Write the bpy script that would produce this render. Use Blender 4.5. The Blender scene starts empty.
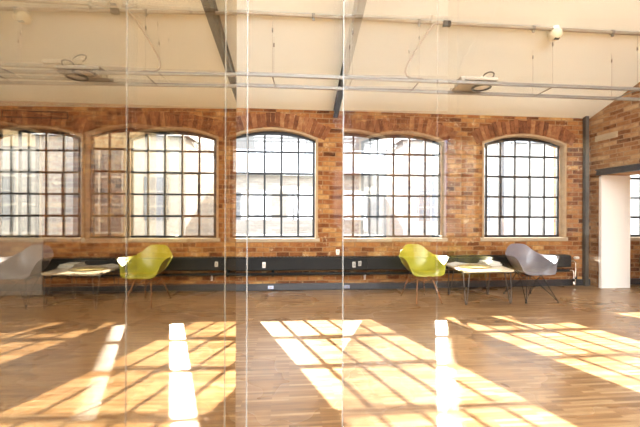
import bpy, bmesh, math, random
from mathutils import Vector, Matrix
random.seed(7)
S = bpy.context.scene
C = S.collection
PI = math.pi

# ------------------------------------------------------------------ helpers
def add_box(bm, x0, x1, y0, y1, z0, z1):
    v = [bm.verts.new(p) for p in ((x0,y0,z0),(x1,y0,z0),(x1,y1,z0),(x0,y1,z0),(x0,y0,z1),(x1,y0,z1),(x1,y1,z1),(x0,y1,z1))]
    fs = []
    for q in ((3,2,1,0),(4,5,6,7),(0,1,5,4),(1,2,6,5),(2,3,7,6),(3,0,4,7)):
        fs.append(bm.faces.new([v[i] for i in q]))
    return fs

def add_hexa(bm, pts):
    v = [bm.verts.new(p) for p in pts]
    return [bm.faces.new([v[i] for i in q]) for q in ((3,2,1,0),(4,5,6,7),(0,1,5,4),(1,2,6,5),(2,3,7,6),(3,0,4,7))]

def add_prism(bm, poly, axis, a, b):
    """polygon (2-D points) extruded along an axis from a to b"""
    def P(q, t):
        return {'x': (t, q[0], q[1]), 'y': (q[0], t, q[1]), 'z': (q[0], q[1], t)}[axis]
    A = [bm.verts.new(P(q, a)) for q in poly]; B = [bm.verts.new(P(q, b)) for q in poly]
    n = len(poly)
    bm.faces.new(A); bm.faces.new(B[::-1])
    for i in range(n):
        bm.faces.new((A[i], B[i], B[(i+1) % n], A[(i+1) % n]))

def add_tube(bm, pts, r, n=10, closed=False, r1=None, cap=True):
    pts = [Vector(p) for p in pts]
    N = len(pts); rings = []
    up = None
    for i, p in enumerate(pts):
        if closed: t = (pts[(i+1) % N] - pts[i-1])
        else: t = pts[min(i+1, N-1)] - pts[max(i-1, 0)]
        t.normalize()
        if up is None:
            up = Vector((0,0,1)) if abs(t.z) < .9 else Vector((1,0,0))
        a = t.cross(up)
        if a.length < 1e-5: a = t.cross(Vector((0,1,0)))
        a.normalize(); b = a.cross(t).normalized(); up = b
        rr = r if r1 is None else r + (r1-r)*i/max(N-1, 1)
        rings.append([bm.verts.new(p + a*math.cos(k*2*PI/n)*rr + b*math.sin(k*2*PI/n)*rr) for k in range(n)])
    for i in range(N if closed else N-1):
        A, B = rings[i], rings[(i+1) % N]
        for k in range(n):
            f = bm.faces.new((A[k], A[(k+1) % n], B[(k+1) % n], B[k])); f.smooth = True
    if not closed and cap:
        bm.faces.new(rings[0][::-1]); bm.faces.new(rings[-1])

def add_lathe(bm, prof, n=28, M=None, cap=True):
    rings = []
    for (r, z) in prof:
        ring = []
        for k in range(n):
            p = Vector((r*math.cos(k*2*PI/n), r*math.sin(k*2*PI/n), z))
            ring.append(bm.verts.new(M @ p if M else p))
        rings.append(ring)
    for A, B in zip(rings, rings[1:]):
        for k in range(n):
            f = bm.faces.new((A[k], A[(k+1) % n], B[(k+1) % n], B[k])); f.smooth = True
    if cap:
        bm.faces.new(rings[0][::-1]); bm.faces.new(rings[-1])

def obj(name, bm, mat, parent=None, bevel=0, smooth=False):
    bmesh.ops.recalc_face_normals(bm, faces=bm.faces)
    if smooth:
        for f in bm.faces: f.smooth = True
    me = bpy.data.meshes.new(name); bm.to_mesh(me); bm.free()
    for m in (mat if isinstance(mat, (list, tuple)) else [mat]): me.materials.append(m)
    o = bpy.data.objects.new(name, me); C.objects.link(o)
    if parent is not None: o.parent = parent
    if bevel:
        b = o.modifiers.new('Bevel', 'BEVEL'); b.width = bevel; b.segments = 2; b.limit_method = 'ANGLE'
    return o

def thing(name, label, cat, loc=(0,0,0), rz=0, group=None):
    o = bpy.data.objects.new(name, None); C.objects.link(o)
    o.empty_display_size = .1
    o.location = loc; o.rotation_euler = (0,0,rz)
    return tag(o, label, cat, group)
def tag(o, label, cat, group=None):
    o['label'] = label; o['category'] = cat
    if group: o['group'] = group
    return o
def struct(o, label=None, cat=None):
    o['kind'] = 'structure'
    if label: o['label'] = label
    if cat: o['category'] = cat
    return o
def dup(root, loc, rz, label):
    r = root.copy(); C.objects.link(r); r.location = loc; r.rotation_euler = (0,0,rz); r['label'] = label
    for ch in list(root.children):
        c = ch.copy(); C.objects.link(c); c.parent = r
        for g in ch.children:
            d = g.copy(); C.objects.link(d); d.parent = c
    return r
def BM(): return bmesh.new()

# ------------------------------------------------------------------ materials
def mat(name, col=(.5,.5,.5), rough=.5, metal=0, spec=.5, bump=0, bscale=40, var=0, vscale=6):
    m = bpy.data.materials.new(name); m.use_nodes = True
    nt = m.node_tree; b = nt.nodes['Principled BSDF']
    b.inputs['Base Color'].default_value = (*col, 1); b.inputs['Roughness'].default_value = rough
    b.inputs['Metallic'].default_value = metal; b.inputs['Specular IOR Level'].default_value = spec
    tc = nt.nodes.new('ShaderNodeTexCoord')
    if var:
        n = nt.nodes.new('ShaderNodeTexNoise'); n.inputs['Scale'].default_value = vscale; n.inputs['Detail'].default_value = 5
        r = nt.nodes.new('ShaderNodeValToRGB')
        r.color_ramp.elements[0].position = .3; r.color_ramp.elements[1].position = .7
        r.color_ramp.elements[0].color = (*[c*(1-var) for c in col], 1); r.color_ramp.elements[1].color = (*[min(1, c*(1+var)) for c in col], 1)
        nt.links.new(tc.outputs['Object'], n.inputs['Vector']); nt.links.new(n.outputs['Fac'], r.inputs['Fac'])
        nt.links.new(r.outputs['Color'], b.inputs['Base Color'])
    if bump:
        n = nt.nodes.new('ShaderNodeTexNoise'); n.inputs['Scale'].default_value = bscale; n.inputs['Detail'].default_value = 4
        bp = nt.nodes.new('ShaderNodeBump'); bp.inputs['Strength'].default_value = bump; bp.inputs['Distance'].default_value = .01
        nt.links.new(tc.outputs['Object'], n.inputs['Vector']); nt.links.new(n.outputs['Fac'], bp.inputs['Height'])
        nt.links.new(bp.outputs['Normal'], b.inputs['Normal'])
    return m

def ramp(nt, stops):
    r = nt.nodes.new('ShaderNodeValToRGB'); e = r.color_ramp.elements
    while len(e) < len(stops): e.new(.5)
    for i, (p, c) in enumerate(stops):
        e[i].position = p; e[i].color = (*c, 1)
    return r

def brick_mat(name, axis, cols, mortar, w=.235, h=.07, paint=.5, mort=.009, patch=True):
    """brick laid in courses; axis = the horizontal axis along the wall"""
    m = bpy.data.materials.new(name); m.use_nodes = True
    nt = m.node_tree; L = nt.links; b = nt.nodes['Principled BSDF']
    b.inputs['Roughness'].default_value = .85; b.inputs['Specular IOR Level'].default_value = .2
    g = nt.nodes.new('ShaderNodeNewGeometry'); sp = nt.nodes.new('ShaderNodeSeparateXYZ'); cb = nt.nodes.new('ShaderNodeCombineXYZ')
    L.new(g.outputs['Position'], sp.inputs[0]); L.new(sp.outputs[axis], cb.inputs['X']); L.new(sp.outputs['Z'], cb.inputs['Y'])
    # slight waviness of old courses
    nz = nt.nodes.new('ShaderNodeTexNoise'); nz.inputs['Scale'].default_value = 3.2; nz.inputs['Detail'].default_value = 3
    mx = nt.nodes.new('ShaderNodeVectorMath'); mx.operation = 'SCALE'; mx.inputs['Scale'].default_value = .034
    sub = nt.nodes.new('ShaderNodeVectorMath'); sub.operation = 'SUBTRACT'; sub.inputs[1].default_value = (.5,.5,.5)
    ad = nt.nodes.new('ShaderNodeVectorMath'); ad.operation = 'ADD'
    L.new(cb.outputs[0], nz.inputs['Vector']); L.new(nz.outputs['Color'], sub.inputs[0]); L.new(sub.outputs[0], mx.inputs[0])
    L.new(cb.outputs[0], ad.inputs[0]); L.new(mx.outputs[0], ad.inputs[1])
    br = nt.nodes.new('ShaderNodeTexBrick')
    br.inputs['Color1'].default_value = (0,0,0,1); br.inputs['Color2'].default_value = (1,1,1,1); br.inputs['Mortar'].default_value = (.5,.5,.5,1)
    br.inputs['Scale'].default_value = 1; br.inputs['Brick Width'].default_value = w; br.inputs['Row Height'].default_value = h
    br.inputs['Mortar Size'].default_value = mort; br.inputs['Mortar Smooth'].default_value = .3; br.inputs['Bias'].default_value = 0
    L.new(ad.outputs[0], br.inputs['Vector'])
    n1 = nt.nodes.new('ShaderNodeTexNoise'); n1.inputs['Scale'].default_value = 2.2; n1.inputs['Detail'].default_value = 9; n1.inputs['Roughness'].default_value = .82
    L.new(cb.outputs[0], n1.inputs['Vector'])
    # brick tone = per-brick random mixed with broad noise
    ma = nt.nodes.new('ShaderNodeMath'); ma.operation = 'MULTIPLY_ADD'; ma.inputs[1].default_value = .62
    mb = nt.nodes.new('ShaderNodeMath'); mb.operation = 'MULTIPLY_ADD'; mb.inputs[1].default_value = 1.7; mb.inputs[2].default_value = -.66
    L.new(n1.outputs['Fac'], mb.inputs[0]); L.new(mb.outputs[0], ma.inputs[2]); L.new(br.outputs['Color'], ma.inputs[0])
    r = ramp(nt, cols); L.new(ma.outputs[0], r.inputs['Fac'])
    # mortar
    mixm = nt.nodes.new('ShaderNodeMix'); mixm.data_type = 'RGBA'; mixm.inputs['B'].default_value = (*mortar, 1)
    L.new(r.outputs['Color'], mixm.inputs['A']); L.new(br.outputs['Fac'], mixm.inputs['Factor'])
    # old whitewash / plaster remains, in blotches
    n2 = nt.nodes.new('ShaderNodeTexNoise'); n2.inputs['Scale'].default_value = 5.5; n2.inputs['Detail'].default_value = 8; n2.inputs['Roughness'].default_value = .75
    L.new(cb.outputs[0], n2.inputs['Vector'])
    r2 = ramp(nt, [(.57, (0,0,0)), (.66, (paint,)*3)]); L.new(n2.outputs['Fac'], r2.inputs['Fac'])
    mixp = nt.nodes.new('ShaderNodeMix'); mixp.data_type = 'RGBA'; mixp.inputs['B'].default_value = (.60,.45,.27,1)
    L.new(mixm.outputs['Result'], mixp.inputs['A']); L.new(r2.outputs['Color'], mixp.inputs['Factor'])
    L.new(mixp.outputs['Result'], b.inputs['Base Color'])
    n3 = nt.nodes.new('ShaderNodeTexNoise'); n3.inputs['Scale'].default_value = 30; n3.inputs['Detail'].default_value = 4
    L.new(cb.outputs[0], n3.inputs['Vector'])
    hm = nt.nodes.new('ShaderNodeMath'); hm.operation = 'MULTIPLY_ADD'; hm.inputs[1].default_value = -1.4
    L.new(br.outputs['Fac'], hm.inputs[0]); L.new(n3.outputs['Fac'], hm.inputs[2])
    bp = nt.nodes.new('ShaderNodeBump'); bp.inputs['Strength'].default_value = .55; bp.inputs['Distance'].default_value = .012
    L.new(hm.outputs[0], bp.inputs['Height']); L.new(bp.outputs['Normal'], b.inputs['Normal'])
    return m

def island_mat(name, cols, rough=.85, bump=.4):
    m = bpy.data.materials.new(name); m.use_nodes = True
    nt = m.node_tree; b = nt.nodes['Principled BSDF']; b.inputs['Roughness'].default_value = rough; b.inputs['Specular IOR Level'].default_value = .2
    g = nt.nodes.new('ShaderNodeNewGeometry'); tc = nt.nodes.new('ShaderNodeTexCoord')
    n = nt.nodes.new('ShaderNodeTexNoise'); n.inputs['Scale'].default_value = 9; n.inputs['Detail'].default_value = 8; n.inputs['Roughness'].default_value = .75
    a = nt.nodes.new('ShaderNodeMath'); a.operation = 'MULTIPLY_ADD'; a.inputs[1].default_value = 1.1
    nt.links.new(n.outputs['Fac'], a.inputs[0]); 
    s = nt.nodes.new('ShaderNodeMath'); s.operation = 'MULTIPLY_ADD'; s.inputs[1].default_value = .5; s.inputs[2].default_value = -.34
    nt.links.new(g.outputs['Random Per Island'], s.inputs[0]); nt.links.new(s.outputs[0], a.inputs[2])
    nt.links.new(tc.outputs['Object'], n.inputs['Vector'])
    r = ramp(nt, cols); nt.links.new(a.outputs[0], r.inputs['Fac']); nt.links.new(r.outputs['Color'], b.inputs['Base Color'])
    bp = nt.nodes.new('ShaderNodeBump'); bp.inputs['Strength'].default_value = bump; bp.inputs['Distance'].default_value = .01
    nt.links.new(n.outputs['Fac'], bp.inputs['Height']); nt.links.new(bp.outputs['Normal'], b.inputs['Normal'])
    return m

def floor_mat():
    m = bpy.data.materials.new('parquet'); m.use_nodes = True
    nt = m.node_tree; L = nt.links; b = nt.nodes['Principled BSDF']
    g = nt.nodes.new('ShaderNodeNewGeometry'); sp = nt.nodes.new('ShaderNodeSeparateXYZ'); cb = nt.nodes.new('ShaderNodeCombineXYZ')
    L.new(g.outputs['Position'], sp.inputs[0]); L.new(sp.outputs['X'], cb.inputs['X']); L.new(sp.outputs['Y'], cb.inputs['Y'])
    br = nt.nodes.new('ShaderNodeTexBrick'); br.offset = .37; br.offset_frequency = 2
    br.inputs['Color1'].default_value = (0,0,0,1); br.inputs['Color2'].default_value = (1,1,1,1); br.inputs['Mortar'].default_value = (.3,.3,.3,1)
    br.inputs['Scale'].default_value = 1; br.inputs['Brick Width'].default_value = .31; br.inputs['Row Height'].default_value = .024
    br.inputs['Mortar Size'].default_value = .0008; br.inputs['Mortar Smooth'].default_value = .5
    L.new(cb.outputs[0], br.inputs['Vector'])
    mp = nt.nodes.new('ShaderNodeMapping'); mp.inputs['Scale'].default_value = (2.5, 30, 1); L.new(cb.outputs[0], mp.inputs['Vector'])
    n = nt.nodes.new('ShaderNodeTexNoise'); n.inputs['Scale'].default_value = 1.6; n.inputs['Detail'].default_value = 5; L.new(mp.outputs[0], n.inputs['Vector'])
    n2 = nt.nodes.new('ShaderNodeTexNoise'); n2.inputs['Scale'].default_value = 1.1; n2.inputs['Detail'].default_value = 3; L.new(cb.outputs[0], n2.inputs['Vector'])
    a = nt.nodes.new('ShaderNodeMath'); a.operation = 'MULTIPLY_ADD'; a.inputs[1].default_value = .46
    a2 = nt.nodes.new('ShaderNodeMath'); a2.operation = 'MULTIPLY_ADD'; a2.inputs[1].default_value = .5
    a3 = nt.nodes.new('ShaderNodeMath'); a3.operation = 'MULTIPLY_ADD'; a3.inputs[1].default_value = .25; a3.inputs[2].default_value = -.08
    L.new(n2.outputs['Fac'], a3.inputs[0]); L.new(n.outputs['Fac'], a2.inputs[0]); L.new(a3.outputs[0], a2.inputs[2])
    L.new(br.outputs['Color'], a.inputs[0]); L.new(a2.outputs[0], a.inputs[2])
    r = ramp(nt, FLOOR_COLS); L.new(a.outputs[0], r.inputs['Fac']); L.new(r.outputs['Color'], b.inputs['Base Color'])
    rr = nt.nodes.new('ShaderNodeMath'); rr.operation = 'MULTIPLY_ADD'; rr.inputs[1].default_value = .16; rr.inputs[2].default_value = .20
    L.new(n2.outputs['Fac'], rr.inputs[0]); L.new(rr.outputs[0], b.inputs['Roughness'])
    b.inputs['Specular IOR Level'].default_value = .55
    bp = nt.nodes.new('ShaderNodeBump'); bp.inputs['Strength'].default_value = .05; bp.inputs['Distance'].default_value = .004
    L.new(a.outputs[0], bp.inputs['Height']); L.new(bp.outputs['Normal'], b.inputs['Normal'])
    return m

def glass_mat(name, fac, tint=(1,1,1), refl=(1,1,1), power=None):
    """thin architectural glass: see-through tint plus a mirror share"""
    m = bpy.data.materials.new(name); m.use_nodes = True
    nt = m.node_tree; nt.nodes.remove(nt.nodes['Principled BSDF']); out = nt.nodes['Material Output']
    t = nt.nodes.new('ShaderNodeBsdfTransparent'); t.inputs['Color'].default_value = (*tint, 1)
    g = nt.nodes.new('ShaderNodeBsdfGlossy'); g.inputs['Roughness'].default_value = 0; g.inputs['Color'].default_value = (*refl, 1)
    mx = nt.nodes.new('ShaderNodeMixShader'); mx.inputs[0].default_value = fac
    if power:     # mirror share grows towards grazing view, as on real glass
        ge = nt.nodes.new('ShaderNodeNewGeometry'); ma = nt.nodes.new('ShaderNodeMath'); ma.operation = 'MULTIPLY_ADD'
        ma.inputs[1].default_value = 1-fac; ma.inputs[2].default_value = fac
        # same share from either side of the sheet
        dt = nt.nodes.new('ShaderNodeVectorMath'); dt.operation = 'DOT_PRODUCT'
        nt.links.new(ge.outputs['Normal'], dt.inputs[0]); nt.links.new(ge.outputs['Incoming'], dt.inputs[1])
        ab = nt.nodes.new('ShaderNodeMath'); ab.operation = 'ABSOLUTE'; nt.links.new(dt.outputs['Value'], ab.inputs[0])
        om = nt.nodes.new('ShaderNodeMath'); om.operation = 'SUBTRACT'; om.inputs[0].default_value = 1; nt.links.new(ab.outputs[0], om.inputs[1])
        pw = nt.nodes.new('ShaderNodeMath'); pw.operation = 'POWER'; pw.inputs[1].default_value = power; nt.links.new(om.outputs[0], pw.inputs[0])
        nt.links.new(pw.outputs[0], ma.inputs[0]); nt.links.new(ma.outputs[0], mx.inputs[0])
    nt.links.new(t.outputs[0], mx.inputs[1]); nt.links.new(g.outputs[0], mx.inputs[2]); nt.links.new(mx.outputs[0], out.inputs['Surface'])
    return m

SKY_LO, SKY_HI = .25, 6.0
FLOOR_COLS = [(.08, (.10,.054,.022)), (.5, (.265,.143,.060)), (.92, (.46,.32,.175))]
RED = [(.03, (.045,.015,.006)), (.26, (.14,.046,.014)), (.50, (.25,.092,.027)), (.74, (.35,.165,.052)), (.97, (.50,.31,.12))]
M_floor = floor_mat()
M_brick = brick_mat('brick_window_wall', 'X', RED, (.26,.15,.07), paint=.6, w=.215, h=.078)
M_brick_side = brick_mat('brick_side_wall', 'Y', [(.03,(.08,.03,.015)),(.3,(.24,.105,.045)),(.62,(.38,.20,.09)),(.95,(.55,.38,.21))], (.34,.22,.13), paint=.45)
M_arch = island_mat('arch_brick', [(.05,(.06,.02,.011)),(.4,(.19,.07,.028)),(.65,(.28,.12,.05)),(.95,(.44,.27,.12))])
M_ceil = mat('cream_ceiling_paint', (.87,.91,.85), .8, bump=.05, bscale=3, var=.02, vscale=.8)
M_plaster = mat('cream_plaster', (.82,.75,.64), .8, bump=.08, bscale=20, var=.05)
M_stone = mat('sandstone', (.38,.26,.145), .8, bump=.2, bscale=30, var=.14, vscale=9)
M_sill = mat('limestone_sill', (.38,.30,.205), .75, bump=.1, bscale=30, var=.1)
M_steel = mat('dark_window_steel', (.014,.016,.018), .5, .3)
M_beam = mat('dark_grey_steel_beam', (.022,.021,.021), .55, .3, var=.15)
M_rail = mat('grey_painted_rail', (.22,.20,.175), .45, .2, var=.05)
M_tray = mat('pale_lamp_tray', (.42,.38,.31), .5)
M_wire = mat('wire_steel', (.30,.28,.25), .4, .7)
M_black = mat('black_metal', (.025,.025,.025), .4, .5)
M_rad = mat('black_radiator_paint', (.005,.005,.005), .8, 0, var=.2)
M_skirt = mat('grey_trunking', (.045,.045,.05), .4, .4, var=.1)
M_lintel = mat('blue_grey_lintel_paint', (.035,.038,.055), .5, .2, var=.15)
M_white = mat('white_plastic', (.80,.78,.72), .4)
M_yellow = mat('lime_yellow_shell', (.40,.375,.028), .3, var=.03)
M_grey_shell = mat('grey_shell', (.17,.152,.165), .33, var=.03)
M_wood_leg = mat('walnut_dowel', (.25,.11,.04), .45, var=.25, vscale=20)
M_table = mat('pale_birch_top', (.62,.53,.38), .3, var=.07, vscale=7)
M_inlay = mat('mustard_tray', (.46,.37,.15), .3, var=.1)
M_paper = mat('paper', (.62,.59,.52), .6)
M_paper2 = mat('grey_cover', (.52,.50,.46), .5)
M_panel = mat('grey_board', (.36,.34,.32), .6, var=.05)
M_cable = mat('grey_cable', (.34,.27,.20), .5)
M_pipe = mat('cream_conduit', (.38,.32,.24), .5, var=.1)
M_chrome = mat('chrome', (.75,.73,.70), .15, 1)
M_lens = mat('lamp_lens', (.78,.76,.70), .15)
M_bluew = mat('pale_blue_plastic', (.55,.62,.85), .4)
M_pane = glass_mat('window_glass', .06, (.97,.98,.98))
M_coat_l = glass_mat('coated_glass_smoky', .38, (.52,.45,.34), (.92,.84,.70), 4)
M_coat_r = glass_mat('coated_glass_clear', .06, (.97,.97,.97), (1,1,1), 3.5)
M_clear = glass_mat('clear_glass', .004, (.985,.985,.985))
M_edge = mat('polished_glass_edge', (.52,.52,.50), .3); M_edge.node_tree.nodes['Principled BSDF'].inputs['Alpha'].default_value = .35
M_alu = mat('aluminium_channel', (.6,.6,.6), .35, .8)

# ------------------------------------------------------------------ room numbers
HC = 1.25                       # camera height
D = 5.549                       # inner face of the window wall
WT = .24                        # its thickness
ZW = 2.94                       # ceiling height at the window wall
SL = .363                       # slope of the roof
def zc(y): return ZW + SL*(D - y)
RIDGE = -1.0; REAR = -7.6
XL, XR, XRR = -9.2, 5.262, 11.5  # left wall, right wall, far end of the next room
DG = D + .10                    # window frame plane
k = (DG+.02)/D
W = .2712*5                     # glass width at the wall plane
ZS, ZSP, ZCR = .852, 2.45, 2.578
WX = [-7.28, -5.167, -3.057, -.947, 1.179, 3.319, 5.44, 7.55]
def kx(x): return x*k
def kz(z): return HC + (z-HC)*k
def arch(x0, x1, zs, zc_, n=16):
    xm = (x0+x1)/2; a = (x1-x0)/2; rise = zc_-zs; R = (a*a+rise*rise)/(2*rise); zc0 = zc_-R
    out = []
    for i in range(n+1):
        x = x0 + (x1-x0)*i/n
        out.append((x, zc0 + math.sqrt(R*R-(x-xm)**2)))
    return out
def arch_z(x, x0, x1, zs, zc_):
    xm = (x0+x1)/2; a = (x1-x0)/2; rise = zc_-zs; R = (a*a+rise*rise)/(2*rise)
    return zc_-R + math.sqrt(max(0, R*R-(x-xm)**2))

# ------------------------------------------------------------------ setting
bm = BM(); add_box(bm, XL-.4, XRR, REAR-.4, D+WT, -.12, 0); struct(obj('floor', bm, M_floor))

def holed_wall(name, yi, yo, holes, mat_, x0, x1, ztop):
    """wall between planes yi and yo with arched openings (xa, xb, sill, spring, crown)"""
    bm = BM(); x = x0
    for (xa, xb, s, sp, cr) in holes:
        add_box(bm, x, xa, min(yi,yo), max(yi,yo), 0, ztop)
        add_box(bm, xa, xb, min(yi,yo), max(yi,yo), 0, s)
        ar = arch(xa, xb, sp, cr)
        for (p, q) in zip(ar, ar[1:]):
            add_hexa(bm, [(p[0],min(yi,yo),p[1]),(q[0],min(yi,yo),q[1]),(q[0],max(yi,yo),q[1]),(p[0],max(yi,yo),p[1]),
                          (p[0],min(yi,yo),ztop),(q[0],min(yi,yo),ztop),(q[0],max(yi,yo),ztop),(p[0],max(yi,yo),ztop)])
        x = xb
    add_box(bm, x, x1, min(yi,yo), max(yi,yo), 0, ztop)
    bmesh.ops.remove_doubles(bm, verts=bm.verts, dist=1e-5)
    return struct(obj(name, bm, mat_))
MG = .012
holes = [(kx(x)-MG if x < 0 else x-MG, kx(x+W)+MG, ZS-.005, ZSP, ZCR+.02) for x in WX]
holes = [(min(x, kx(x))-MG, max(x+W, kx(x+W))+MG, ZS-.012, ZSP+.01, ZCR+.028) for x in WX]
holed_wall('wall_back', D, D+WT, holes, M_brick, XL-.4, XRR, ZW+.0)

# ceiling: two roof slopes, the rear one with unseen openings added as fill light
bm = BM()
yb = D+WT
add_prism(bm, [(yb, zc(yb)), (RIDGE, zc(RIDGE)), (RIDGE, zc(RIDGE)+.2), (yb, zc(yb)+.2)], 'x', XL-.4, XRR)
zr = lambda y: zc(RIDGE) + SL*(y-RIDGE)
def rear_strip(bm, y0, y1, x0, x1):
    add_prism(bm, [(y0, zr(y0)), (y1, zr(y1)), (y1, zr(y1)+.2), (y0, zr(y0)+.2)], 'x', x0, x1)
FILL_OPENINGS = [(-1.6,1.5), (1.8,4.95)]
rear_strip(bm, RIDGE, -1.3, XL-.4, XRR); rear_strip(bm, -6.7, REAR-.4, XL-.4, XRR)
x = XL-.4
for a_, b_ in FILL_OPENINGS:
    rear_strip(bm, -1.3, -6.7, x, a_); x = b_
rear_strip(bm, -1.3, -6.7, x, XRR)
struct(obj('ceiling', bm, M_ceil))
for i, (a_, b_) in enumerate(FILL_OPENINGS):
    bm = BM()
    for xx in [a_ + (b_-a_)*j/4 for j in range(5)]:
        add_prism(bm, [(-1.3, zr(-1.3)+.05), (-6.7, zr(-6.7)+.05), (-6.7, zr(-6.7)+.13), (-1.3, zr(-1.3)+.13)], 'x', xx-.025, xx+.025)
    f = struct(obj('window_%d' % (20+i), bm, M_steel))  # glazing bars of an unseen roof opening, put in to brighten the room
    bm = BM(); add_prism(bm, [(-1.3, zr(-1.3)+.08), (-6.7, zr(-6.7)+.08), (-6.7, zr(-6.7)+.09), (-1.3, zr(-1.3)+.09)], 'x', a_, b_)
    obj('pane', bm, M_pane, f)

def gable(name, x0, x1, m, cuts=None):
    """wall across the roof, following both slopes; cuts = (y0, y1, ztop) doorway"""
    bm = BM()
    def piece(y0, y1, z0):
        ys = [y0] + ([RIDGE] if y0 < RIDGE < y1 else []) + [y1]
        top = [(y, (zc(y) if y >= RIDGE else zr(y))+.02) for y in ys]
        add_prism(bm, [(y1, z0), (y0, z0)] + top, 'x', x0, x1)
    if cuts:
        a_, b_, zt = cuts
        piece(REAR, a_, 0); piece(a_, b_, zt); piece(b_, D, 0)
    else:
        piece(REAR, D, 0)
    return struct(obj(name, bm, m))
DOOR_Y0, DOOR_Y1, DOOR_Z = 3.1, 5.315, 1.915
gable('wall_right', XR, XR+.50, M_brick_side, (DOOR_Y0, DOOR_Y1, DOOR_Z))
bm = BM(); add_box(bm, XR-.006, XR+.02, 5.03, 5.44, 2.50, 2.60); obj('stone_block', bm, mat('pale_stone_block', (.50,.40,.27), .85, bump=.2, var=.12), bpy.data.objects['wall_right'], bevel=.004)
gable('wall_left', XL-.3, XL, M_plaster)
gable('wall_end', XRR-.3, XRR, M_plaster)
hr = [(x, x+1.7, .9, 2.45, 2.58) for x in (-2.7, -.1, 2.5)]  # unseen openings behind the camera, added to let in more sky light
holed_wall('wall_rear', REAR-.4, REAR, hr, M_plaster, XL-.4, XRR, zr(REAR)+.05)
bm = BM(); add_box(bm, XL, XR, D-.028, D-.001, 0.004, .115); struct(obj('baseboard_back', bm, M_skirt, bevel=.004))
bm = BM(); add_box(bm, XR+.50, XRR-.3, D-.028, D-.001, 0.004, .115); struct(obj('baseboard_end', bm, M_skirt, bevel=.004))

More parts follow.
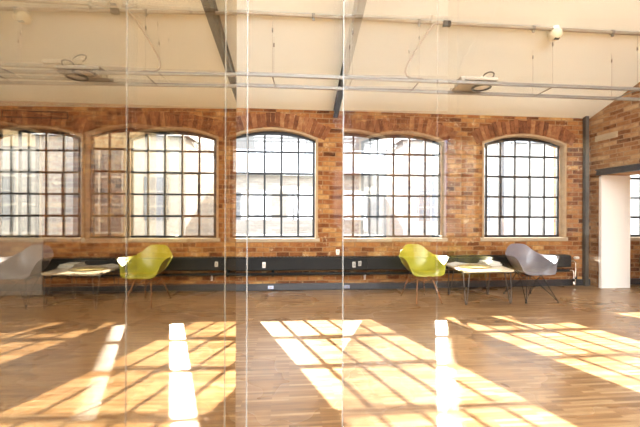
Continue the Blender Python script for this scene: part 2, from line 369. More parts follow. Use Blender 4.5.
# windows in the window wall
def steel_window(n, x0, label):
    xa, xb = kx(x0), kx(x0+W); zs, zsp, zcr = kz(ZS), kz(ZSP), kz(ZCR)
    y0, y1 = DG, DG+.04; t = .031
    bm = BM()
    ar = arch(xa, xb, zsp, zcr, 20); ari = arch(xa+t, xb-t, zsp-t*.6, zcr-t*1.6, 20)
    for i in range(20):
        p, q, a_, b_ = ar[i], ar[i+1], ari[i], ari[i+1]
        add_hexa(bm, [(a_[0],y0,a_[1]-.012),(b_[0],y0,b_[1]-.012),(b_[0],y1,b_[1]-.012),(a_[0],y1,a_[1]-.012),(p[0],y0,p[1]),(q[0],y0,q[1]),(q[0],y1,q[1]),(p[0],y1,p[1])])
    add_box(bm, xa, xa+t*1.3, y0, y1, zs, zsp); add_box(bm, xb-t*1.3, xb, y0, y1, zs, zsp); add_box(bm, xa, xb, y0, y1, zs, zs+t*1.3)
    for i in range(1, 5):
        x = xa + (xb-xa)*i/5
        add_box(bm, x-t/2, x+t/2, y0+.004, y1-.004, zs, arch_z(x, xa, xb, zsp, zcr)-.01)
    for i in range(1, 5):
        z = kz(ZS + .347*i)
        add_box(bm, xa, xb, y0+.006, y1-.006, z-t/2, z+t/2)
    root = struct(obj('window_%d' % n, bm, M_steel), label, 'window')
    # opening light in the lower middle
    bm = BM(); c0, c1 = xa+(xb-xa)*.2, xa+(xb-xa)*.6; r0, r1 = kz(ZS+.347), kz(ZS+.347*3); s = .022
    for (u0,u1,v0,v1) in ((c0-s/2,c0+s,r0-s/2,r1+s/2),(c1-s,c1+s/2,r0-s/2,r1+s/2),(c0,c1,r0-s/2,r0+s),(c0,c1,r1-s,r1+s/2)):
        add_box(bm, u0, u1, y0-.012, y1-.01, v0, v1)
    obj('opening_casement', bm, M_steel, root)
    bm = BM(); add_tube(bm, [(c1-.02, y0-.014, (r0+r1)/2), (c1-.02, y0-.04, (r0+r1)/2), (c1-.02, y0-.045, (r0+r1)/2-.10)], .006, 8)
    obj('handle', bm, M_black, root)
    bm = BM()
    prof = [(p[0], p[1]-.005) for p in ar]
    add_prism(bm, [(xa, zs), (xb, zs)] + prof[::-1], 'y', y0+.017, y0+.022)
    obj('pane', bm, M_pane, root)
    # stone surround: band on the face and the plastered reveal
    h = holes[WX.index(x0)]; bw = .03
    bm = BM()
    o_ = arch(h[0]-bw, h[1]+bw, h[3]+bw*.55, h[4]+bw, 20); i_ = arch(h[0], h[1], h[3], h[4], 20)
    yf, yr = D-.012, D+.10
    for i in range(20):
        p, q, a_, b_ = o_[i], o_[i+1], i_[i], i_[i+1]
        add_hexa(bm, [(a_[0],yf,a_[1]),(b_[0],yf,b_[1]),(b_[0],D+.02,b_[1]),(a_[0],D+.02,a_[1]),(p[0],yf,p[1]),(q[0],yf,q[1]),(q[0],D+.02,q[1]),(p[0],D+.02,p[1])])
        add_hexa(bm, [(a_[0],D,a_[1]-.006),(b_[0],D,b_[1]-.006),(b_[0],yr,b_[1]-.006),(a_[0],yr,a_[1]-.006),(a_[0],D,a_[1]+.01),(b_[0],D,b_[1]+.01),(b_[0],yr,b_[1]+.01),(a_[0],yr,a_[1]+.01)])
    add_box(bm, h[0]-bw, h[0], yf, D+.02, h[2], h[3]+bw*.55); add_box(bm, h[1], h[1]+bw, yf, D+.02, h[2], h[3]+bw*.55)
    add_box(bm, h[0]-.005, h[0]+.006, D, yr, h[2], h[3]); add_box(bm, h[1]-.006, h[1]+.005, D, yr, h[2], h[3])
    obj('stone_surround', bm, M_stone, root)
    bm = BM(); add_box(bm, h[0]-.06, h[1]+.06, D-.018, DG+.05, ZS-.065, ZS-.006)
    obj('sill', bm, M_sill, root, bevel=.006)
    # relieving arch of bricks on end
    bm = BM(); xm = (h[0]+h[1])/2; a_ = (h[1]-h[0])/2+bw; cr = h[4]+bw; rise = cr-(h[3]+bw*.55); R = (a_*a_+rise*rise)/(2*rise); zc0 = cr-R
    half = math.asin(min(1, (a_+.10)/R)); nb = 25
    for j in range(nb):
        t0 = -half + 2*half*j/nb + .002; t1 = -half + 2*half*(j+1)/nb - .002
        lo, hi = R+.012+random.uniform(0,.01), R+.245+random.uniform(-.02,.02)
        yy = D-.006+random.uniform(-.006,.003)
        f = lambda t, r, y: (xm+math.sin(t)*r, y, min(zc0+math.cos(t)*r, ZW-.015))
        add_hexa(bm, [f(t0,lo,yy),f(t1,lo,yy),f(t1,lo,D+.03),f(t0,lo,D+.03),f(t0,hi,yy),f(t1,hi,yy),f(t1,hi,D+.03),f(t0,hi,D+.03)])
    obj('brick_arch', bm, M_arch, root)
    return root
WL = ['arched steel window near the left end wall', 'arched steel window above the grey board at far left', 'arched steel window facing the yellow brick building',
      'arched steel window left of the dark roof beam', 'arched steel window behind the lime yellow armchair', 'arched steel window behind the grey armchair, beside the corner',
      'arched steel window seen through the doorway in the right wall', 'arched steel window at the far end of the next room']
for i, x in enumerate(WX): steel_window(i+1, x, WL[i])

# doorway in the right wall
bm = BM(); add_box(bm, XR-.015, XR+.515, DOOR_Y1-.02, DOOR_Y1+.002, 0, DOOR_Z-.003); add_box(bm, XR-.022, XR-.001, DOOR_Y1-.02, DOOR_Y1+.03, 0, DOOR_Z-.02)
struct(obj('trim_1', bm, mat('white_jamb_paint', (.86,.84,.80), .6), bevel=.004), 'white plastered jamb of the doorway in the right wall', 'door jamb')
bm = BM()
add_box(bm, XR-.05, XR+.02, DOOR_Y0-.25, DOOR_Y1+.05, DOOR_Z+.012, DOOR_Z+.085)
add_box(bm, XR-.07, XR+.02, DOOR_Y0-.25, DOOR_Y1+.05, DOOR_Z, DOOR_Z+.014); add_box(bm, XR-.07, XR+.02, DOOR_Y0-.25, DOOR_Y1+.05, DOOR_Z+.083, DOOR_Z+.097)
for yy in (DOOR_Y1-.03, DOOR_Y1-.38, DOOR_Y1-1.0):
    add_lathe(bm, [(.016,0),(.016,.01)], 10, Matrix.Translation((XR-.05, yy, DOOR_Z+.05)) @ Matrix.Rotation(-PI/2, 4, 'Y'))
struct(obj('trim_2', bm, M_lintel), 'dark steel lintel over the doorway in the right wall', 'lintel')

# ------------------------------------------------------------------ coated glass screens on both sides of the camera
def screen(nm, label, xi, xo, slope, y1, coat):
    y0 = -.6; z1 = 2.55; z0 = .03
    t = thing(nm, label, 'glass partition', ((xi+xo)/2, y1-.5, 0), 0, None)
    bx_, by_ = t.location.x, t.location.y
    def P(x, y, z): return (x + slope*(y-y1) - bx_, y - by_, z)
    bm = BM()
    A = [bm.verts.new(P(*p)) for p in ((xi,y0,z0),(xi,y1,z0),(xi,y1,z1),(xi,y0,z1))]
    B = [bm.verts.new(P(*p)) for p in ((xo,y0,z0),(xo,y1,z0),(xo,y1,z1),(xo,y0,z1))]
    f = bm.faces.new(A); f.material_index = 0
    f = bm.faces.new(B); f.material_index = 1
    for i in range(4):
        f = bm.faces.new((A[i], A[(i+1)%4], B[(i+1)%4], B[i])); f.material_index = 0
    obj('glass_sheet', bm, [M_clear, coat], t)
    bm = BM(); s = .004 if xo > xi else -.004
    xe = xi if xo < xi else xo
    add_hexa(bm, [P(xe-.0016,y1-.002,z0),P(xe+.0016,y1-.002,z0),P(xe+.0016,y1+.003,z0),P(xe-.0016,y1+.003,z0),P(xe-.0016,y1-.002,z1),P(xe+.0016,y1-.002,z1),P(xe+.0016,y1+.003,z1),P(xe-.0016,y1+.003,z1)])
    obj('polished_edge', bm, M_edge, t)
    bm = BM(); a_, b_ = min(xi,xo)-.012, max(xi,xo)+.012
    add_hexa(bm, [P(a_,y0,0.001),P(b_,y0,0.001),P(b_,y1,0.001),P(a_,y1,0.001),P(a_,y0,.045),P(b_,y0,.045),P(b_,y1,.045),P(a_,y1,.045)])
    obj('floor_channel', bm, M_alu, t)
    return t
YE = .928
screen('glass_partition', 'tall smoky reflective glass screen filling the left third of the view', -.114, -.143, .030, YE, M_coat_l)
screen('glass_partition', 'tall clear glass screen with a bright polished edge right of the dark beam', .1185, .1466, .037, YE, M_coat_r)

# ------------------------------------------------------------------ roof beam, rails, pipe
t = thing('roof_beam', 'dark steel roof beam running up the ceiling above the middle pier', 'beam', (.744, D, ZW-.13))
def L_(p, o): return (p[0]-o.location.x, p[1]-o.location.y, p[2]-o.location.z)
def beam_part(name, x0, x1, d0, d1, y_end=.0):
    bm = BM(); n = 12; pts = []
    ys = [D+.06 - (D+.06-y_end)*i/n for i in range(n+1)]
    dep = lambda y: .11 + .075*min(max(D-y, 0), 4.2)
    lo = [(y, zc(y)-dep(y)*d1+ (0 if d1 < 1 else 0)) for y in ys]; hi = [(y, zc(y)-dep(y)*d0) for y in ys]
    for i in range(n):
        add_hexa(bm, [L_((x0,lo[i][0],lo[i][1]),t),L_((x1,lo[i][0],lo[i][1]),t),L_((x1,lo[i+1][0],lo[i+1][1]),t),L_((x0,lo[i+1][0],lo[i+1][1]),t),
                      L_((x0,hi[i][0],hi[i][1]),t),L_((x1,hi[i][0],hi[i][1]),t),L_((x1,hi[i+1][0],hi[i+1][1]),t),L_((x0,hi[i+1][0],hi[i+1][1]),t)])
    return obj(name, bm, M_beam, t)
beam_part('web', .735, .753, 0, .95)
beam_part('lower_flange', .706, .782, .93, 1.0)
beam_part('upper_flange', .706, .782, 0, .07)

R1, R2, ZR = 3.88, 4.22, 2.815
t = thing('hanging_rail', 'pair of long grey rails hung on thin wires below the sloping ceiling', 'rail', (0, (R1+R2)/2, ZR))
for y in (R1, R2):
    bm = BM(); add_box(bm, XL+.3, XR-.02, y-.018-t.location.y, y+.018-t.location.y, -.019, .019); obj('rail', bm, M_rail, t, bevel=.004)
WXS = [-6.6, -5.4, -4.25, -3.1, -1.45+.0, -.2, 1.51, 3.19, 4.32]
for x in WXS:
    bm = BM(); add_tube(bm, [(x, R1-t.location.y, -.012), (x+.02, R2-t.location.y, -.012)], .008, 6); obj('cross_bar', bm, M_rail, t)
    for y in (R1, R2):
        bm = BM(); add_tube(bm, [(x, y-t.location.y, .02), (x, y-t.location.y, zc(y)-ZR-.002)], 0.0014, 6)
        add_tube(bm, [(x, y-t.location.y, 3.30-ZR), (x, y-t.location.y, 3.345-ZR)], .008, 8); obj('hanging_wire', bm, M_wire, t)

t = thing('ceiling_conduit', 'slim pale conduit pipe clipped across the upper ceiling', 'pipe', (0, 3.9, zc(3.9)))
sl = Vector((0, -SL, -1)).normalized()
off = Vector((0,-.34,-.94))*.026
bm = BM(); add_tube(bm, [(XL+.05, off.y, off.z), (XR-.02, off.y, off.z)], .021, 10); obj('pipe', bm, M_pipe, t)
for x in (-6.2, -4.2, -2.16, -1.1, .264, 1.514, 2.945, 3.99):
    bm = BM(); add_tube(bm, [(x-.018, off.y, off.z), (x+.018, off.y, off.z)], .029, 10)
    add_box(bm, x-.012, x+.012, off.y-.008, off.y+.008, off.z-.052, off.z-.02)
    obj('pipe_clip', bm, M_wire, t)

def bez(pts, n=24):
    pts = [Vector(p) for p in pts]; out = []
    for s in range(len(pts)-1):
        p0, p1, p2, p3 = pts[max(s-1,0)], pts[s], pts[s+1], pts[min(s+2,len(pts)-1)]
        for i in range(n):
            u = i/n
            out.append(.5*((2*p1)+(p2-p0)*u+(2*p0-5*p1+4*p2-p3)*u*u+(3*p1-p0-3*p2+p3)*u**3))
    return out + [pts[-1]]
t = thing('power_cable', 'grey cable looping from the ceiling conduit down to the hanging rails', 'cable', (1.8, 3.9, 3.5))
bm = BM(); add_tube(bm, bez([L_(p, t) for p in ((1.83,3.88,3.50),(1.70,3.87,3.49),(1.60,3.87,3.38),(1.42,3.88,3.09),(1.35,3.89,2.93),(1.40,3.89,2.85),(1.55,3.89,2.848))], 8), .011, 8)
obj('cord', bm, M_cable, t)
bm = BM(); add_box(bm, .0, .09, -.05, .0, -.03, .03); obj('junction_clip', bm, M_black, t, bevel=.006)

def detector(loc, label, k_=1.25):
    t = thing('smoke_detector', label, 'smoke detector', loc, 0, 'smoke detectors on the ceiling')
    Mx = Matrix.Rotation(math.atan(SL), 4, 'X') 
    Mx = Matrix.Rotation(-math.atan(SL), 4, 'X') @ Matrix.Rotation(PI, 4, 'X') @ Matrix.Scale(k_, 4)
    bm = BM(); add_lathe(bm, [(.052,-.004),(.056,.012),(.05,.03)], 24, Mx); obj('base', bm, M_white, t)
    bm = BM(); add_lathe(bm, [(.047,.03),(.064,.045),(.062,.085),(.03,.108),(.012,.112)], 24, Mx); obj('sensor_head', bm, mat('ivory_plastic', (.70,.63,.44), .45), t)
    bm = BM()
    for a_ in (-.5, .1, .7):
        add_box(bm, math.sin(a_)*.03-.008, math.sin(a_)*.03+.008, -.012, .012, .098, .114)
    for v in bm.verts: v.co = Mx @ v.co
    obj('sensor_slot', bm, M_black, t)
    return t
for x, y, lab in ((3.24, 3.93, 'cream smoke detector on the ceiling near the right wall'), (-2.95, 4.06, 'cream smoke detector on the ceiling at far left'), (-1.86, 3.80, 'cream smoke detector at the very top, right of the far left one')):
    detector((x, y, zc(y)), lab)

def spotlight(x, label, flip=1):
    t = thing('spotlight_tray', label, 'spotlight', (x, (R1+R2)/2, ZR+.039), 0, 'spotlight trays on the hanging rails')
    bm = BM()
    add_box(bm, -.20, .20, -.20, .20, -.012, .0); add_box(bm, -.20, .20, -.20, -.19, 0, .03); add_box(bm, -.20, .20, .19, .20, 0, .03)
    obj('tray', bm, M_tray, t, bevel=.003)
    bm = BM(); add_box(bm, -.08*flip-.12, -.08*flip+.12, -.09, .09, .001, .075); obj('ballast_box', bm, M_tray, t, bevel=.008)
    cx_ = .11*flip
    Mx = Matrix.Translation((cx_, 0, -.013)) @ Matrix.Rotation(PI, 4, 'X')
    bm = BM(); add_lathe(bm, [(.095,0),(.115,.0),(.115,.022),(.10,.026),(.095,.02),(.095,0)], 32, Mx, cap=False); obj('lamp_ring', bm, M_black, t)
    bm = BM(); add_lathe(bm, [(.094,.002),(.09,.012),(.05,.018),(.012,.02)], 32, Mx); obj('lamp_lens', bm, M_lens, t)
    bm = BM(); pts = [(cx_+.02+.07*flip*math.sin(a_), -.12, .075+.042*math.cos(a_)+.02*math.sin(a_)) for a_ in [i*2*PI/20 for i in range(20)]]
    add_tube(bm, pts, .008, 8, closed=True)
    add_tube(bm, [(cx_-.05*flip, -.12, .055), (.0, -.10, .045), (-.06*flip, -.05, .05)], .008, 8)
    obj('cable_loop', bm, M_black, t)
    return t
spotlight(2.27, 'spotlight tray with a black cable loop on the rails near the right end', 1)
spotlight(-2.42, 'spotlight tray with a round lamp on the rails at far left', 1)

# ------------------------------------------------------------------ wall things
bm = BM(); add_box(bm, XR-.14, XR-.075, D-.075, D-.005, .004, zc(D-.075)-.005); add_box(bm, XR-.15, XR-.065, D-.085, D-.004, .004, .03)
tag(obj('corner_post', bm, mat('brown_grey_post_paint', (.065,.055,.045), .6), bevel=.008), 'dark square steel post standing in the right corner of the brick walls', 'post')

t = thing('air_vent', 'long black vent slot high on the brick wall at far left', 'vent', (-3.86, D, 2.74))
bm = BM()
for (u0,u1,v0,v1) in ((-.47,.47,-.055,-.04),(-.47,.47,.04,.055),(-.47,-.455,-.055,.055),(.455,.47,-.055,.055)): add_box(bm, u0, u1, -.02, .03, v0, v1)
obj('vent_frame', bm, M_rad, t)
bm = BM()
for i in range(4): add_hexa(bm, [(-.455,-.015,-.035+i*.02),(.455,-.015,-.035+i*.02),(.455,.012,-.028+i*.02),(-.455,.012,-.028+i*.02),(-.455,-.015,-.033+i*.02),(.455,-.015,-.033+i*.02),(.455,.012,-.025+i*.02),(-.455,.012,-.025+i*.02)])
add_box(bm, -.455, .455, .014, .03, -.04, .04)
obj('louvre', bm, mat('vent_black', (.004,.004,.004), .9, 0, 0), t)
t = thing('wall_board', 'smooth grey board standing under the far left window', 'board', (-4.9, D-.6, 0))
bm = BM(); add_box(bm, -1.3, 1.173, .565, .597, .004, .85); obj('panel', bm, M_panel, t, bevel=.003)
t.location = (-4.9, D-.63, 0)

def radiator(x0, x1, label, valve=True):
    t = thing('wall_heater', label, 'radiator', ((x0+x1)/2, D-.09, 0), 0, 'long black wall heaters')
    hx = (x1-x0)/2
    bm = BM(); add_prism(bm, [(.055,.345),(-.05,.345),(-.07,.36),(-.07,.535),(-.05,.55),(.055,.55)], 'x', -hx, hx); obj('casing', bm, M_rad, t)
    bm = BM()
    n = int(hx*2/.055)
    for i in range(n):
        x = -hx+.02+i*(2*hx-.04)/n; add_box(bm, x, x+.03, -.045, .04, .546, .556)
    obj('top_grille', bm, M_black, t)
    bm = BM(); add_tube(bm, [(-hx, -.02, .285), (hx, -.02, .285)], .024, 12); obj('return_pipe', bm, M_rad, t)
    for x in [-hx+.35 + i*(2*hx-.7)/2 for i in range(3)]:
        bm = BM(); add_box(bm, x-.018, x+.018, .0, .088, .255, .40); add_box(bm, x-.018, x+.018, -.045, .088, .25, .262); obj('bracket', bm, M_rad, t)
    if valve:
        bm = BM(); add_tube(bm, bez([(hx-.02,-.0,.44),(hx+.10,0,.44),(hx+.14,0,.40),(hx+.14,0,.20),(hx+.12,0,.02)], 5), .014, 8)
        add_tube(bm, bez([(hx-.02,-.02,.285),(hx+.05,-.03,.285),(hx+.07,-.04,.24),(hx+.07,-.04,.02)], 5), .014, 8); obj('feed_pipe', bm, M_chrome, t)
        bm = BM(); add_lathe(bm, [(.02,0),(.024,.02),(.022,.075),(.012,.085)], 16, Matrix.Translation((hx+.12,0,.50)) @ Matrix.Rotation(PI/2, 4, 'Y')); obj('thermostat_knob', bm, M_white, t)
        bm = BM(); add_lathe(bm, [(.026,0),(.026,.05)], 12, Matrix.Translation((hx+.14,0,.13))); add_lathe(bm, [(.024,0),(.024,.05)], 12, Matrix.Translation((hx+.07,-.04,.10))); obj('valve', bm, M_black, t)
    return t
radiator(-3.66, -.62, 'long black wall heater left of the middle pier, behind the glass screen', False)
radiator(-.615, 2.55, 'long black wall heater running behind the lime yellow armchair', False)
radiator(2.555, 4.78, 'black wall heater behind the grey armchair with valves at its right end')
radiator(6.2, 9.2, 'black wall heater seen through the doorway', False)

def socket(x, z, label, w=.034, h=.075, m=None, d=.0, extra=True):
    t = thing('wall_socket', label, 'socket', (x, D-d, z), 0, 'small white sockets along the window wall')
    bm = BM(); add_box(bm, -w/2, w/2, -.014, .002, -h/2, h/2); obj('plate', bm, m or M_white, t, bevel=.003)
    bm = BM(); add_box(bm, -w/4, w/4, -.019, -.012, -h/4, h/4); obj('rocker', bm, M_paper2, t, bevel=.002)
HF = .16 + .002   # front of the heater casing
socket(-.41*.972, .44, 'white switch on the black heater between the two bright glass edges', .05, .09, None, HF)
socket(.79, .63, 'white socket on the pier, upper of the two above the heater', .06, .06)
socket(.79, .585-.0, 'white cover plate on the pier just above the heater', .05, .03)
socket(1.157*.972, .45, 'white switch on the black heater right of the glass edge', .05, .08, None, HF)
socket(1.241, .2, 'tall white socket below the heater right of the glass edge', .03, .085)
socket(-.30, .06, 'pale blue socket on the grey skirting', .09, .05, M_bluew, .028)

# ------------------------------------------------------------------ chairs
def cr(keys, s):
    """catmull interpolation of (s, vector) keys"""
    for i in range(len(keys)-1):
        if s <= keys[i+1][0] or i == len(keys)-2:
            a, b = keys[i], keys[i+1]
            u = (s-a[0])/(b[0]-a[0])
            p1, p2 = Vector(a[1]), Vector(b[1])
            pa = keys[i-1] if i else None; pb = keys[i+2] if i+2 < len(keys) else None
            m1 = (p2-Vector(pa[1]))/(b[0]-pa[0])*(b[0]-a[0]) if pa else (p2-p1)
            m2 = (Vector(pb[1])-p1)/(pb[0]-a[0])*(b[0]-a[0]) if pb else (p2-p1)
            return (2*u**3-3*u**2+1)*p1 + (u**3-2*u**2+u)*m1 + (-2*u**3+3*u**2)*p2 + (u**3-u**2)*m2
RIM = [(0,(0,-.268,.405)),(.07,(.13,-.268,.407)),(.14,(.212,-.262,.42)),(.20,(.245,-.24,.462)),(.26,(.268,-.218,.535)),(.32,(.298,-.205,.608)),(.37,(.330,-.188,.650)),(.43,(.345,-.135,.664)),
       (.50,(.338,-.045,.660)),(.58,(.313,.055,.652)),(.66,(.278,.135,.658)),(.73,(.245,.19,.684)),(.80,(.203,.228,.722)),(.86,(.160,.252,.766)),(.92,(.108,.27,.796)),(.97,(.05,.278,.804)),(1,(0,.28,.806))]
SPINE = [(0,(0,-.262,.405)),(.10,(0,-.22,.412)),(.25,(0,-.13,.402)),(.4,(0,-.02,.395)),(.52,(0,.08,.402)),(.62,(0,.155,.435)),(.72,(0,.20,.51)),(.82,(0,.235,.61)),(.92,(0,.262,.72)),(1,(0,.28,.806))]
def shell_mesh():
    bm = BM(); NS, NU = 40, 32; rows = []
    for i in range(NS+1):
        s = i/NS; s = .02 + .98*s
        if i == NS: s = .995
        r = cr(RIM, s); c = cr(SPINE, s)
        arm = max(0, min(1, (s-.08)/.2))*max(0, min(1, (.98-s)/.30))
        q1 = c.lerp(Vector((r.x, c.y, c.z)), .62); q1 = q1.lerp(c.lerp(r, .4), 1-arm)
        q2 = Vector((r.x*.76, c.y*.4+r.y*.6, c.z*.42+r.z*.58)); q2 = q2.lerp(c.lerp(r, .75), 1-arm)
        row = []
        for j in range(NU+1):
            u = -1 + 2*j/NU; w = abs(u)
            p = (1-w)**3*c + 3*(1-w)**2*w*q1 + 3*(1-w)*w*w*q2 + w**3*r
            row.append(bm.verts.new((p.x*(1 if u >= 0 else -1), p.y, p.z-.018)))
        rows.append(row)
    for A, B in zip(rows, rows[1:]):
        for j in range(NU):
            f = bm.faces.new((A[j], A[j+1], B[j+1], B[j])); f.smooth = True
    bmesh.ops.remove_doubles(bm, verts=bm.verts, dist=1e-5)
    return bm
def add_shell(t, m):
    o = obj('shell', shell_mesh(), m, t)
    sd = o.modifiers.new('Solidify', 'SOLIDIFY'); sd.thickness = .007; sd.offset = 0
    sb = o.modifiers.new('Subsurf', 'SUBSURF'); sb.levels = 1; sb.render_levels = 1
    return o
def mounts(t, m):
    for sx in (-1, 1):
        for y in (-.12, .13):
            bm = BM(); add_lathe(bm, [(.018,.358),(.022,.37),(.022,.380)], 14, Matrix.Translation((sx*.105, y, 0))); obj('shock_mount', bm, m, t)
def leg_ends(): return [((-.105,-.12,.365),(-.19,-.265,.0)),((.105,-.12,.365),(.19,-.265,0)),((-.105,.13,.365),(-.19,.265,0)),((.105,.13,.365),(.19,.265,0))]

def wood_chair(loc, rz, label):
    t = thing('armchair', label, 'armchair', loc, rz, None)
    add_shell(t, M_yellow); mounts(t, M_black)
    E_ = leg_ends()
    for a, b in E_:
        bm = BM(); a_, b_ = Vector(a), Vector(b); add_tube(bm, [a_, a_.lerp(b_, .35), b_+Vector((0,0,.008))], .0135, 12, r1=.0085); 
        lg = obj('leg', bm, M_wood_leg, t)
        bm = BM(); add_lathe(bm, [(.010,0.001),(.010,.010)], 10, Matrix.Translation(b_)); obj('foot_glide', bm, M_black, lg)
    pt = lambda i, u: Vector(E_[i][0]).lerp(Vector(E_[i][1]), u)
    for (i, j) in ((0,1),(2,3),(0,2),(1,3)):
        for (u, v) in ((.12,.5),(.5,.12)):
            bm = BM(); add_tube(bm, [pt(i,u), pt(j,v)], .0042, 8); obj('brace', bm, M_black, t)
    return t
def wire_chair(loc, rz, label):
    t = thing('armchair', label, 'armchair', loc, rz, None)
    add_shell(t, M_grey_shell); mounts(t, M_black)
    feet = [(-.235,-.285),(.235,-.285),(-.215,.27),(.215,.27)]
    tops = [(-.105,-.12),(.105,-.12),(-.105,.13),(.105,.13)]
    for i, (fx, fy) in enumerate(feet):
        sx = 1 if fx > 0 else -1; sy = 1 if fy > 0 else -1
        bm = BM(); ft = Vector((fx, fy, .012))
        add_tube(bm, [ft, Vector((tops[i][0], tops[i][1], .362))], .0055, 8)
        add_tube(bm, [ft+Vector((0,0,.003)), Vector((sx*.03, sy*.135, .255)), Vector((-sx*.105, sy*.125, .362))], .0045, 8)
        add_tube(bm, [ft+Vector((0,0,.004)), Vector((sx*.125, sy*.02, .235)), Vector((sx*.105, -sy*.12, .362))], .0045, 8)
        lg = obj('wire_leg', bm, M_black, t)
        bm = BM(); add_lathe(bm, [(.013,.001),(.015,.006),(.012,.018),(.006,.022)], 12, Matrix.Translation((fx, fy, 0))); obj('foot_glide', bm, M_black, lg)
    bm = BM(); add_tube(bm, [(-.105,-.12,.362),(.105,-.12,.362),(.105,.13,.362),(-.105,.13,.362)], .005, 8, closed=True); obj('seat_frame', bm, M_black, t)
    bm = BM()
    add_tube(bm, [(-.105,-.12,.36),(.105,.13,.25+.11)], .0045, 8); add_tube(bm, [(.105,-.12,.352),(-.105,.13,.352)], .0045, 8); obj('cross_brace', bm, M_black, t)
    return t
wood_chair((1.90, 4.79, 0), math.radians(4), 'lime yellow moulded armchair on four wooden legs, left of the low table')
wire_chair((3.555, 4.775, 0), math.radians(-2), 'grey moulded armchair on a dark wire base, right of the low table')

# ------------------------------------------------------------------ low table
ZT = .46
t = thing('coffee_table', 'low pale table on thin hairpin legs between the two armchairs', 'table', (2.75, 4.80, 0), 0)
out = []
cs = [(-.345,-.33), (.42,-.28), (.52,.40), (-.30,.45)]
n = 7
for i, c in enumerate(cs):     # softly rounded, slightly bulging top
    pa, pb = Vector(cs[i-1]), Vector(cs[(i+1) % 4]); c = Vector(c); r = .07
    p = c + (pa-c).normalized()*r; q = c + (pb-c).normalized()*r
    for j in range(n):
        u = j/(n-1); out.append(((1-u)**2*p + 2*(1-u)*u*c + u*u*q))
bm = BM(); add_prism(bm, [(p.x, p.y) for p in out], 'z', ZT-.022, ZT); obj('tabletop', bm, M_table, t, bevel=.004)
for (x, y) in ((-.33,-.325), (.32,-.31), (.325,.24), (-.28,.27)):
    bm = BM(); sx = -1 if x < 0 else 1; sy = -1 if y < 0 else 1
    tx, ty = x-sx*.02, y-sy*.0+ (.03 if sy<0 else -.03)
    add_tube(bm, bez([(tx+.045*1, ty, ZT-.024), (x+.012, y, .05), (x, y, .012), (x-.012, y, .05), (tx-.045, ty, ZT-.024)], 6), .0075, 8)
    add_box(bm, tx-.06, tx+.06, ty-.025, ty+.025, ZT-.027, ZT-.0225)
    obj('leg', bm, mat('dark_hairpin_steel', (.12,.10,.085), .4, .6), t)
t2 = thing('serving_tray', 'shallow oval mustard tray lying on the low pale table', 'tray', (2.74, 4.83, ZT+.001))
bm = BM(); Mx = Matrix.Diagonal((1.45, .95, 1, 1)); add_lathe(bm, [(.02,0),(.15,0),(.17,.008)], 36, Mx); obj('dish', bm, M_inlay, t2)
bm = BM(); add_lathe(bm, [(.165,.004),(.178,.012),(.172,.014),(.160,.006)], 36, Mx, cap=False); obj('rim', bm, mat('brown_rim', (.32,.19,.06), .4), t2)
def sheet(x, y, z, rz, w, h, label, m):
    bm = BM(); vs = []; nn = 8
    for i in range(nn+1):
        for j in range(2):
            u = -w/2 + w*i/nn; zz = .006*math.sin(PI*i/nn) + (.02*(i/nn)**4)
            vs.append((u, (-h/2, h/2)[j], zz))
    for i in range(nn):
        a, b, c, d_ = vs[2*i], vs[2*i+2], vs[2*i+3], vs[2*i+1]
        add_hexa(bm, [a, b, c, d_] + [(p[0], p[1], p[2]+.004) for p in (a, b, c, d_)])
    o = obj('magazine', bm, m); o.location = (x, y, z); o.rotation_euler = (0, 0, rz)
    return tag(o, label, 'magazine', 'magazines on the low table')
sheet(2.56, 5.10, ZT+.001, .35, .26, .20, 'thin white magazine at the back left corner of the low table', M_paper)
def book(x, y, z, w, h, th, rz, m, label):
    o = thing('book', label, 'book', (x, y, z), rz, 'books on the low table')
    bm = BM(); add_box(bm, -w/2, w/2, -h/2, h/2, 0, .003); add_box(bm, -w/2, w/2, -h/2, h/2, th-.003, th); add_box(bm, -w/2, -w/2+.004, -h/2, h/2, 0, th); obj('cover', bm, m, o)
    bm = BM(); add_box(bm, -w/2+.004, w/2-.006, -h/2+.005, h/2-.005, .003, th-.003); obj('pages', bm, M_paper, o)
book(3.12, 5.06, ZT+.001, .22, .28, .024, .12, M_paper2, 'grey book at the bottom of the pile on the low table')
book(3.12, 5.06, ZT+.026, .20, .26, .026, -.05, M_paper, 'white book on top of the pile on the low table')

# ------------------------------------------------------------------ outside
M_ybrick = brick_mat('yellow_brick_outside', 'X', [(.05,(.13,.09,.05)),(.5,(.20,.155,.095)),(.95,(.27,.22,.15))], (.17,.145,.11), paint=.2, w=.26, h=.085)
M_ybrick_s = brick_mat('yellow_brick_outside_flank', 'Y', [(.05,(.13,.09,.05)),(.5,(.20,.155,.095)),(.95,(.27,.22,.15))], (.17,.145,.11), paint=.2, w=.26, h=.085)
M_pbrick = brick_mat('pale_brick_outside', 'X', [(.05,(.11,.10,.09)),(.5,(.15,.14,.13)),(.95,(.20,.195,.185))], (.165,.16,.155), paint=.3, w=.5, h=.16, mort=.02)
M_render = mat('white_render_outside', (.22,.215,.21), .9, var=.04, vscale=.6)
M_roof = mat('slate_roof', (.14,.155,.18), .7, var=.1, vscale=3)
M_ground = mat('grey_yard', (.14,.135,.125), .9, var=.08, vscale=.5)
M_owin = mat('outside_window_glass', (.06,.07,.085), .2)
bm = BM(); add_box(bm, -60, 60, D+WT, 90, -.3, -.15); tag(obj('yard', bm, M_ground), 'grey paved yard outside the windows', 'yard')
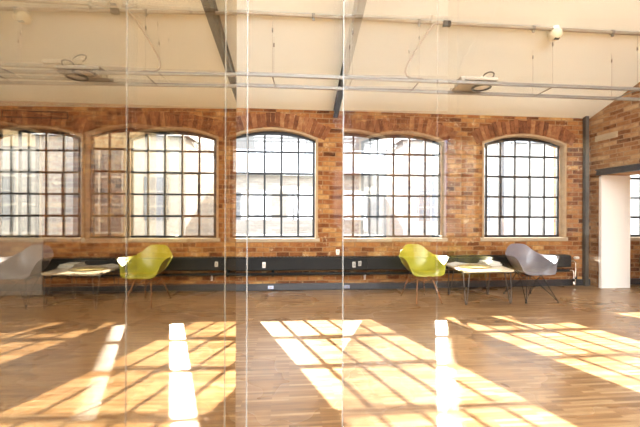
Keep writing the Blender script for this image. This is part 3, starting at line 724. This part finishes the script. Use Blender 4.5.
def owindow(par, x0, x1, y, z0, z1, o, nx=2, nz=3):
    bm = BM(); s = .05; X = lambda x: x-o.x; Y = y-o.y
    for i in range(nx+1):
        x = x0+(x1-x0)*i/nx; add_box(bm, X(x)-s/2, X(x)+s/2, Y-.04, Y+.02, z0, z1)
    for i in range(nz+1):
        z = z0+(z1-z0)*i/nz; add_box(bm, X(x0), X(x1), Y-.035, Y+.02, z-s/2, z+s/2)
    w = obj('window', bm, M_render, par)
    bm = BM(); add_box(bm, X(x0), X(x1), Y-.02, Y-.01, z0, z1); obj('window_pane', bm, M_owin, w)
t = thing('building', 'tall yellow brick building outside the left windows', 'building', (-8, 11, -.15)); o_ = t.location
bm = BM(); add_prism(bm, [(-6.0,-2),(4.94,-2),(2.2,5),(-6.0,5)], 'z', 0, 11); w_ = obj('wall', bm, M_ybrick, t)
bm = BM(); add_box(bm, 4.66, 4.80, -2.14, -2.0, 0, 11); obj('drainpipe', bm, mat('blue_drainpipe', (.08,.11,.19), .5), t)
for x0 in (-11.6, -9.4, -7.2, -5.3):
    owindow(t, x0, x0+1.1, 9.0, .9, 3.0, o_); 
t = thing('building', 'long pale brick building with a slate roof across the yard', 'building', (-1.5, 24, -.15)); o_ = t.location
bm = BM(); add_box(bm, -9, 6.6, 0, 8, 0, 4.1); obj('wall', bm, M_pbrick, t)
bm = BM(); add_prism(bm, [(-.4,4.05),(8.4,4.05),(8.4,6.0),(4,6.6),(-.4,4.2)], 'x', -9.2, 6.8); obj('roof', bm, M_roof, t)
for x0 in (-8.6,-6.6,-4.4, -2.6, -.2, 1.6, 3.4): owindow(t, x0, x0+1.15, 24, .9, 2.9, o_)
t = thing('building', 'white rendered building outside the right windows', 'building', (12, 17, -.15)); o_ = t.location
bm = BM(); add_box(bm, -6.2, 12, 0, 8, 0, 5.2); obj('wall', bm, M_render, t)
bm = BM(); add_prism(bm, [(-.3,5.15),(8.3,5.15),(4,6.6)], 'x', -6.4, 12.2); obj('roof', bm, M_roof, t)
bm = BM(); add_box(bm, -.95, -.62, -.32, 0, 0, 5.15); obj('duct', bm, mat('grey_duct', (.13,.135,.15), .5), t)
for x0 in (6.6, 9.2, 14.0, 16.5): owindow(t, x0, x0+1.3, 17, 1.0, 3.2, o_)

# ------------------------------------------------------------------ light
w = bpy.data.worlds.new('World'); S.world = w; w.use_nodes = True
bg = w.node_tree.nodes['Background']; 
# hazy sky: pale near the horizon beyond the windows, brightest overhead and behind
wt = w.node_tree; tc = wt.nodes.new('ShaderNodeTexCoord'); dt = wt.nodes.new('ShaderNodeVectorMath'); dt.operation = 'DOT_PRODUCT'
dt.inputs[1].default_value = Vector((0, -.72, .69)); wt.links.new(tc.outputs['Generated'], dt.inputs[0])
mr = wt.nodes.new('ShaderNodeMapRange'); mr.inputs['From Min'].default_value = -.55; mr.inputs['From Max'].default_value = .7
mr.inputs['To Min'].default_value = SKY_LO; mr.inputs['To Max'].default_value = SKY_HI; mr.interpolation_type = 'SMOOTHSTEP'
wt.links.new(dt.outputs['Value'], mr.inputs['Value']); wt.links.new(mr.outputs[0], bg.inputs['Strength'])
bg.inputs['Color'].default_value = (.96, .98, 1, 1)
sun = bpy.data.lights.new('sun', 'SUN'); sun.energy = 22; sun.angle = math.radians(.53); sun.color = (1, .975, .91)
so = bpy.data.objects.new('sun', sun); C.objects.link(so); so.location = (-6, 20, 12)
so.rotation_euler = Vector((-.345, 1, .537)).to_track_quat('Z', 'Y').to_euler()
def portal(name, loc, rot, sx, sy):
    l = bpy.data.lights.new(name, 'AREA'); l.shape = 'RECTANGLE'; l.size = sx; l.size_y = sy; l.cycles.is_portal = True
    o = bpy.data.objects.new(name, l); C.objects.link(o); o.location = loc; o.rotation_euler = rot
for i, x in enumerate(WX[1:7]): portal('portal', (kx(x+W/2), D+WT+.02, 1.72), (-PI/2, 0, 0), W+.1, 1.85)
for a_, b_ in FILL_OPENINGS: portal('portal', ((a_+b_)/2, -4.0, zr(-4.0)+.25), (math.atan(SL), 0, 0), b_-a_, 5.9)

# ------------------------------------------------------------------ camera
cam = bpy.data.cameras.new('camera'); co = bpy.data.objects.new('camera', cam); C.objects.link(co); S.camera = co
cam.sensor_width = 36; cam.lens = 340/640*36; cam.clip_start = .02
th = .0889
co.rotation_euler = (Matrix.Rotation(-th, 4, 'Z') @ Matrix.Rotation(PI/2, 4, 'X') @ Matrix.Rotation(.0033, 4, 'Z')).to_euler()
co.location = (0, 0, HC)

S.view_settings.view_transform = 'Standard'; S.view_settings.look = 'None'; S.view_settings.gamma = 1; S.view_settings.exposure = 1.84
S.cycles.max_bounces = 12; S.cycles.diffuse_bounces = 6; S.cycles.glossy_bounces = 6; S.cycles.transparent_max_bounces = 24
S.cycles.caustics_reflective = False; S.cycles.caustics_refractive = False
S.cycles.use_denoising = True; S.cycles.denoising_prefilter = 'ACCURATE'
